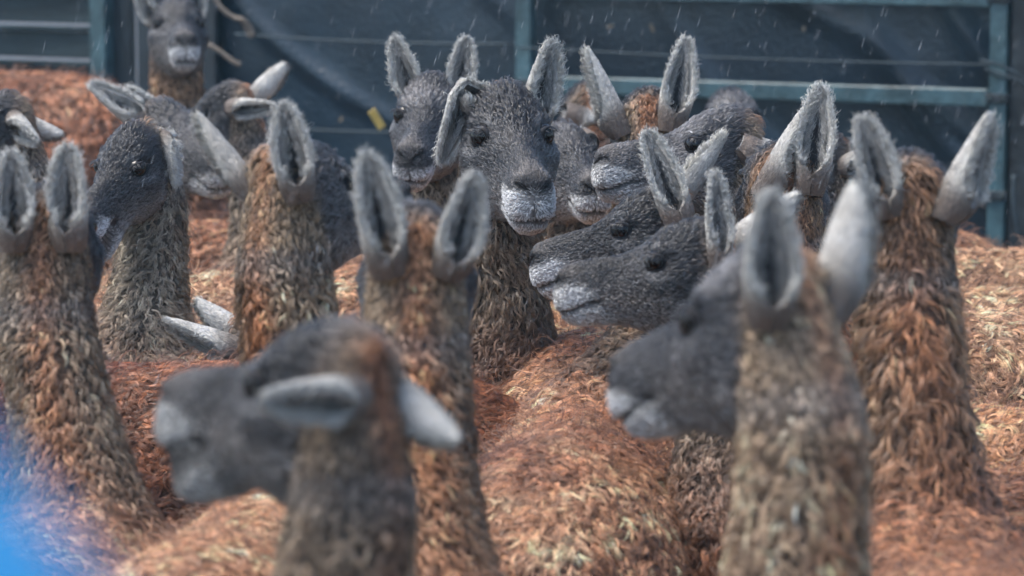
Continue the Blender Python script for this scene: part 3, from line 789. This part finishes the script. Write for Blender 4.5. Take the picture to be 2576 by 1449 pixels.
    # wet locks on poll, neck and body
    bodym = sst(reg_f, 1.85, 2.1)
    dens = (20000 * (1 - bodym)) * sst(reg_f, .86, 1.0) * (1 - .6 * leaf) + 11000 * top
    dens = dens * lod * vw * (np.clip(d0 / 4.4, .6, 1.0))
    lk = np.where(reg_f < 1.02, .012 * top + .011, .014 + .006 * sst(nt, 0, .15) + .006 * nt) * (1 + .6 * leaf) * lens
    lr = np.where(reg_f < 1.02, .0026, (.0032 + .0008 * nt) * (1 + .8 * leaf))
    cu_ = np.where(reg_f < 1.02, .0016, (.0032 + .0012 * nt) * (1 - .3 * leaf))
    li = .52 - .17 * bodym - .1 * (reg_f < 1.02)
    R_, n_, f_, c_, l_, r_, u_, i_ = sample_roots(VV, Q, dens, [NN, FF, col, lk, lr, cu_, li], rg)
    mo = np.exp(.42 * noise(R_, 150, 0) + .28 * noise(R_, 300, 1))
    S = grow(R_, n_, f_, l_ * (scale + hs) / 2, i_, u_, 1.0, c_ * 1.5 * mo[:, None], (.00035 * thick + 0 * r_), r_, 11, rg, 6, .55, .14, grav=.10, strandvar=.20, swirl=.55, frizz=.42, lvar=.35, relief=.9)
    if S: parts.append(S)
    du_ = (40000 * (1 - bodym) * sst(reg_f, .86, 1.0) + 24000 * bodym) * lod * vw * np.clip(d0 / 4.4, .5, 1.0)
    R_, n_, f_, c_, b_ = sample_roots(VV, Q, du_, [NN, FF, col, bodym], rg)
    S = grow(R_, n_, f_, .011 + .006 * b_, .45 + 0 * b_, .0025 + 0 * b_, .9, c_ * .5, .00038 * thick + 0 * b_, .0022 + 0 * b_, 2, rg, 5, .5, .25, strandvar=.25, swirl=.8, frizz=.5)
    if S: parts.append(S)
    db_ = 8000 * bodym * lod * vw * np.clip(d0 / 4.4, .6, 1.0)
    R_, n_, f_, c_, b_ = sample_roots(VV, Q, db_, [NN, FF + (.6 * noise(VV, 7, 1))[:, None] * np.cross(NN, FF), col, bodym], rg)
    mo = np.exp(.42 * noise(R_, 85, 0) + .30 * noise(R_, 190, 1))
    S = grow(R_, n_, f_, .030 * scale * lens + 0 * b_, .30 + 0 * b_, .0050 + 0 * b_, .85, c_ * 1.3 * mo[:, None], .00040 * thick + 0 * b_, .0060 + 0 * b_, 15, rg, 6, .55, .15, grav=.06, strandvar=.20, swirl=.7, frizz=.40, lvar=.4, relief=.9)
    if S: parts.append(S)
    # stray wiry hairs
    R_, n_, f_, c_, l_ = sample_roots(VV, Q, 2600 * lod * vw * sst(reg_f, .95, 1.1), [NN, FF, col, lk], rg)
    S = grow(R_, n_, f_ + rg.normal(0, .5, f_.shape), l_ * 1.7, .9 + 0 * l_, .010 + 0 * l_, .6, mix(c_ * .55, RUST * .8, .3 + 0 * l_), .00042 * thick + 0 * l_, .001 + 0 * l_, 1, rg, 6, .2, .3)
    if S: parts.append(S)
    # lashes
    for s_, on in zip((1, -1), eyes):
        if not on: continue
        m = 26; ec = EYE * np.array([1, s_, 1]); axis = nrm(np.array([.42, s_ * .90, .12])); a1 = nrm(np.cross(np.array([0, 0, 1.0]), axis)); a2 = np.cross(axis, a1)
        ps = rg.uniform(.25, math.pi - .25, m); th = .98 * np.cos(ps) ** 2 + .46 * np.sin(ps) ** 2
        dirs = np.cos(th)[:, None] * axis + np.sin(th)[:, None] * (np.cos(ps)[:, None] * a1 + np.sin(ps)[:, None] * a2)
        rt = np.array([H(ec + EYE_R * 1.06 * dd) for dd in dirs]); dw = dirs @ HR.T; uw = np.tile(HR @ (axis * .9 + np.array([.15, 0, -.25])), (m, 1))
        S = grow(rt, dw, uw, .015 * hs + np.zeros(m), .5 + np.zeros(m), np.zeros(m), .5, np.tile([.02, .02, .022], (m, 1)), .0005 + np.zeros(m), .0005 + np.zeros(m), 1, rg, 6, .1, .1)
        parts.append(S)
    parts = [resample(s, 7) for s in parts]
    P = np.concatenate([s[0] for s in parts]); R = np.concatenate([s[1] for s in parts]); C = np.concatenate([s[2] for s in parts])
    STATS.append((label[:30], len(P), round(pw[2], 2), round(hs, 2)))
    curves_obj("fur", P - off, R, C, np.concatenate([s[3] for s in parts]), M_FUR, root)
    return root

#HERD
HERD = []
def add(*a, **k): HERD.append((a, k))
# ---- animals with their heads in view
add("guanaco facing the camera with one crumpled drooping ear, sharp at the centre", (1262, 232), 4.6, (1342, 512), 1,
    {'L': dict(tip=(1402, 103), s=.2, open=(.55, .1, .8)), 'R': dict(via=(1140, 200), tip=(1094, 352), open=(.5, -.2, .8), bw=.05, w=.85)}, 185, 1.0, hs=1.12, seed=1, neckc=(.95,.9,.85), lean=.06)
add("guanaco facing the camera behind the crumpled ear one, two upright ears, pale muzzle", (1092, 205), 5.3, (1038, 425), 1,
    {'L': dict(tip=(1192, 98), s=.2, open=(.1, 0, 1)), 'R': dict(tip=(978, 96), s=.2, open=(-.15, 0, 1))}, 185, 1.0, seed=2, dark=1.4, lean=.05)
add("guanaco in left profile with half shut eye, highest profile head right of centre", (1872, 300), 4.8, (1492, 425), .3,
    {'L': dict(tip=(2020, 430), s=-.3, open=(.1, -.7, .6)), 'R': dict(tip=(2030, 400), s=-.6, open=(.1, -.5, -.8))}, -95, 1.03, seed=3, bodyc=(1.0,1.04,1.04), dark=1.6, lean=.12)
add("guanaco from behind, spread upright ears rising above the high left profile head", (1632, 250), 5.15, (1655, 345), -1,
    {'L': dict(tip=(1470, 118), s=.1, open=(-1, 0, .15)), 'R': dict(tip=(1742, 98), s=.1, open=(.15, 0, 1))}, 8, 1.03, seed=4)
add("guanaco from behind with rusty crown and one upright ear, beside the high profile head", (1975, 392), 4.3, (1985, 480), -1,
    {'R': dict(tip=(2086, 220), s=.1, open=(-.05, 0, 1)), 'L': dict(tip=(2034, 208), s=.2, open=(.5, -.6, .5), w=.9)}, -60, 1.0, seed=5, neckc=(.9,.75,.62), stripe_w=2.0, bodyc=(1.0,.95,.85))
add("guanaco hidden behind the rusty crowned one, pale ear tips poking out right", (2100, 352), 5.3, (1830, 420), .5,
    {'L': dict(tip=(2230, 362), s=.3, open=(0, -.8, .6)), 'R': dict(tip=(2200, 384), s=-.3, open=(0, -.8, -.3))}, -85, 1.0, seed=6, bodyc=(1.0,1.1,1.1))
add("guanaco from behind at far right, thick neck of leaf shaped locks, ears wide apart", (2288, 425), 3.6, (2290, 520), -1,
    {'L': dict(tip=(2132, 300), s=.2, open=(.15, 0, 1)), 'R': dict(tip=(2498, 288), s=.1, open=(.75, -.3, .6))}, 2, 1.0, seed=7, neckc=(.85,.72,.62), leaf=1.0, stripe_w=1.8, bodyc=(.8,.72,.68), lean=.10, side=-.02)
add("dark faced guanaco in left profile, farther of the two low heads side by side", (1690, 492), 4.3, (1336, 672), -.3,
    {'L': dict(tip=(1622, 330), s=.2, open=(.12, 0, 1)), 'R': dict(tip=(1868, 296), s=-.2, open=(-.9, 0, -.4), w=.8)}, 8, 1.0, seed=8, neckc=(.75,.66,.6), lean=-.02, side=.13)
add("dark faced guanaco in left profile with curled ear, nearer of the two low heads", (1795, 582), 3.95, (1398, 728), -.3,
    {'L': dict(tip=(1788, 440), s=.3, open=(.35, 0, 1), w=.75, notch=(1, .6, .3)), 'R': dict(tip=(2050, 446), s=-.2, open=(.2, -.4, -.8))}, -75, .97, seed=9, bodyc=(.85,.8,.76), pale=1.0, lean=.06)
add("large blurred guanaco in the right foreground, head turned left, ears upright", (1965, 655), 2.8, (1582, 988), -1,
    {'L': dict(tip=(1902, 488), s=.3, open=(.15, 0, 1)), 'R': dict(tip=(2168, 452), s=-.3, open=(.7, 0, -.6))}, -14, 1.0, seed=10, dark=2.0, pale=1.1, neckc=(1.5,1.38,1.28), stripe_w=.8, lean=.04, side=.0)
add("large blurred guanaco in the left foreground, ears out sideways, mouth open", (898, 862), 2.55, (384, 1045), -1,
    {'L': dict(tip=(640, 985), s=.6, open=(0, -.45, .9), w=.85), 'R': dict(tip=(1178, 1085), s=.2, open=(.1, -.8, -.5))}, -24, .97, seed=11, hs=.93, pale=.6, neckc=(.8,.76,.74), lean=.0, side=.06, jaw=16)
add("guanaco from behind at centre, rust stripe down its straight neck, rounded ears", (1045, 562), 3.3, (1042, 670), -1,
    {'L': dict(tip=(888, 393), s=.3, open=(.25, 0, 1)), 'R': dict(tip=(1216, 440), s=.2, open=(.35, .1, 1))}, -15, .97, seed=12, neckc=(1.15,1.08,1.0), stripe_w=1.2, lean=.08)
add("guanaco from behind at the left frame edge, ragged ears, shaggy grey brown neck", (108, 510), 3.7, (100, 610), -1,
    {'L': dict(tip=(6, 384), s=.2, open=(.2, 0, 1)), 'R': dict(tip=(207, 370), s=.2, open=(-.1, 0, 1), notch=(-1, .35, .35))}, 12, .97, seed=13, neckc=(.9,.88,.86), lean=.06, side=-.08)
add("wet dark headed guanaco with lopped ear and open mouth, behind the left edge one", (350, 322), 4.9, (232, 560), .6,
    {'L': dict(via=(440, 372), tip=(462, 450), s=.2, open=(.8, 0, .5), bw=.15, w=.7), 'R': dict(tip=(420, 330), s=-1, open=(0, 0, -1))}, 165, 1.0, seed=14, neckc=(1.05,1.08,1.08), lean=.02, jaw=18)
add("guanaco from behind with tall ears, its dark head turned right and away", (700, 385), 3.75, (1000, 505), -1,
    {'L': dict(tip=(488, 280), s=-.2, open=(-.8, -.3, -.4), w=.7, tint=.85), 'R': dict(tip=(736, 266), s=.2, open=(.05, 0, 1))}, 10, 1.0, seed=15, neckc=(1.05,1.0,.92), bodyc=(1.05,1.05,1.05), lean=.02, side=-.05)
add("guanaco with face turned right, ears pointing left and up, behind the lopped ear one", (395, 270), 5.7, (590, 440), 1,
    {'R': dict(tip=(210, 220), s=.2, open=(-.2, .6, .5)), 'L': dict(tip=(340, 222), s=.1, open=(-.1, -.2, 1))}, 120, 1.0, seed=16, dark=.85, pale=.7, lean=.1)
add("guanaco turned left with both pale ears pointing right, beside the tarpaulin", (600, 222), 6.1, (380, 350), -.3,
    {'L': dict(tip=(694, 264), s=.5, open=(0, -.5, .8)), 'R': dict(tip=(720, 160), s=.1, open=(.3, .1, -.9))}, -80, 1.0, seed=17, lean=.1)
add("blurred guanaco facing the camera at the back, ears cut by the top edge", (440, 8), 6.8, (492, 138), 1,
    {'R': dict(tip=(342, -25), s=.2, open=(-.4, 0, .9)), 'L': dict(tip=(510, -55), s=.2, open=(.4, 0, .9))}, 178, 1.0, seed=18, neckc=(1.1,.85,.7), lean=.04)
add("russet bodied guanaco far back at the left frame edge, standing side on", (-560, 60), 8.0, (-740, 150), 0,
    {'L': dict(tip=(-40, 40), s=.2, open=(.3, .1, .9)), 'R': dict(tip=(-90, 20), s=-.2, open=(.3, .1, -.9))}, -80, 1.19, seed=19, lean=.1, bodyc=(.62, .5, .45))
add("guanaco at the left frame edge with dark crown, both ears laid back right", (40, 252), 5.4, (-250, 400), .3,
    {'L': dict(tip=(110, 356), s=.3, open=(.1, -.7, .7)), 'R': dict(tip=(155, 330), s=-.1, open=(0, -.6, -.6))}, -100, 1.0, seed=20, lean=.14)
add("guanaco with lowered hidden head, only its two ears showing, pointing left", (622, 798), 4.7, (900, 900), .2,
    {'R': dict(tip=(416, 796), s=.3, open=(-.1, -.9, .4)), 'L': dict(tip=(503, 746), s=-.2, open=(-.2, -.6, -.6))}, 170, .95, seed=21, lean=.1)
add("dark guanaco with pale muzzle tucked between the centre animal and the high profile head", (1408, 330), 5.15, (1492, 500), .9,
    {'L': dict(tip=(1380, 380), s=-1, open=(0, .3, -1)), 'R': dict(tip=(1340, 360), s=-1, open=(0, .3, -1))}, 200, .97, seed=22, dark=1.2, lean=.08)
add("dark headed guanaco far back, partly behind a left leaning upright ear", (1490, 225), 6.1, (1450, 330), -1,
    {'L': dict(tip=(1560, 300), s=-.5, open=(0, -.6, .3)), 'R': dict(tip=(1590, 270), s=-.8, open=(0, -.6, -.5))}, -90, 1.0, seed=23, lean=.1)
add("grey crown of a far back guanaco above the high profile head", (1835, 245), 6.4, (1840, 360), 1,
    {'L': dict(tip=(1920, 330), s=-.5, open=(0, -.8, -.5)), 'R': dict(tip=(1745, 320), s=-.5, open=(0, -.8, -.5))}, 180, 1.0, seed=24, lean=.1)
# ---- animals of which mostly the back shows (heads hidden behind others or beyond the frame)
add("rust backed guanaco side on below the centre animal's neck, head beyond the frame", (-206, 327), 4.36, (-500, 420), .1,
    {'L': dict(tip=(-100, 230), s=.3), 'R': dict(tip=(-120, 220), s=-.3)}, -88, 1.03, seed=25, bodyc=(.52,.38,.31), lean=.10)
add("pale tan backed guanaco cut by the right frame edge beside the gate post", (2900, 300), 5.8, (3200, 380), .2,
    {'L': dict(tip=(2800, 200), s=.3), 'R': dict(tip=(2830, 180), s=.3)}, 85, 1.0, seed=26, bodyc=(.98,1.06,1.08), rust=1.05)
add("rust backed guanaco in the far row left of centre, head lowered", (985, 530), 6.4, (1080, 600), -.5,
    {'L': dict(tip=(960, 560), s=-1), 'R': dict(tip=(990, 560), s=-1)}, 85, .98, seed=30, bodyc=(.85,.75,.7), lean=.25)

for a, k in HERD: guanaco(*a, **k)
# ------------------------------------------------------------------ damp air
V, F = boxmesh((0, 6, 0.90), (640, 0, 0), (0, 640, 0), (0, 0, 1.95), .01)
M_HAZE = bpy.data.materials.new("damp_air"); M_HAZE.use_nodes = True; hn = M_HAZE.node_tree; hn.nodes.clear()
ho = hn.nodes.new("ShaderNodeOutputMaterial"); hv = hn.nodes.new("ShaderNodeVolumePrincipled")
hv.inputs["Color"].default_value = (.50, .82, 1.0, 1); hv.inputs["Density"].default_value = 0.0018; hv.inputs["Anisotropy"].default_value = 0.2
hn.links.new(hv.outputs[0], ho.inputs["Volume"])
hz_ = mesh_obj("haze", V, F, M_HAZE, smooth=False); tag(hz_, "thin bluish rain haze hanging in the pen", "haze", kind="stuff")
# ------------------------------------------------------------------ rain
M_RAIN, nt_r, b_r = nodes("rain_water")
b_r.inputs["Base Color"].default_value = (.8, .85, .9, 1); b_r.inputs["Roughness"].default_value = .15
b_r.inputs["Alpha"].default_value = .10
rg = np.random.default_rng(99); V = []; F = []
ax = nrm(np.array([.30, .05, 1.0])); s1 = nrm(np.cross(ax, [0, 1, 0])); s2 = np.cross(ax, s1)
for i in range(1100):
    D_ = rg.uniform(4.2, 10.3); c = CAMP + D_ * (FWD + rg.uniform(-.17, .17) * RGT + rg.uniform(-.03, .11) * UPV)
    if c[2] < 1.25 or c[1] > 11.1 - .42 * c[0] - .3: continue
    l, w = rg.uniform(.005, .014), rg.uniform(.0004, .0009); n0 = len(V)
    V.append(c + ax * l)
    for t_, r_ in ((.3, .8), (-.6, 1.0)):
        for k in range(4): a = k * math.pi / 2; V.append(c + ax * l * t_ + w * r_ * (math.cos(a) * s1 + math.sin(a) * s2))
    V.append(c - ax * l)
    for k in range(4):
        k2 = (k + 1) % 4
        F += [(n0, n0 + 1 + k, n0 + 1 + k2), (n0 + 1 + k, n0 + 5 + k, n0 + 5 + k2, n0 + 1 + k2), (n0 + 9, n0 + 5 + k2, n0 + 5 + k)]
rn = mesh_obj("rain", V, F, M_RAIN); tag(rn, "fine falling raindrops in the air over the herd", "rain", kind="stuff")
print("FUR", sum(s[1] for s in STATS), STATS)
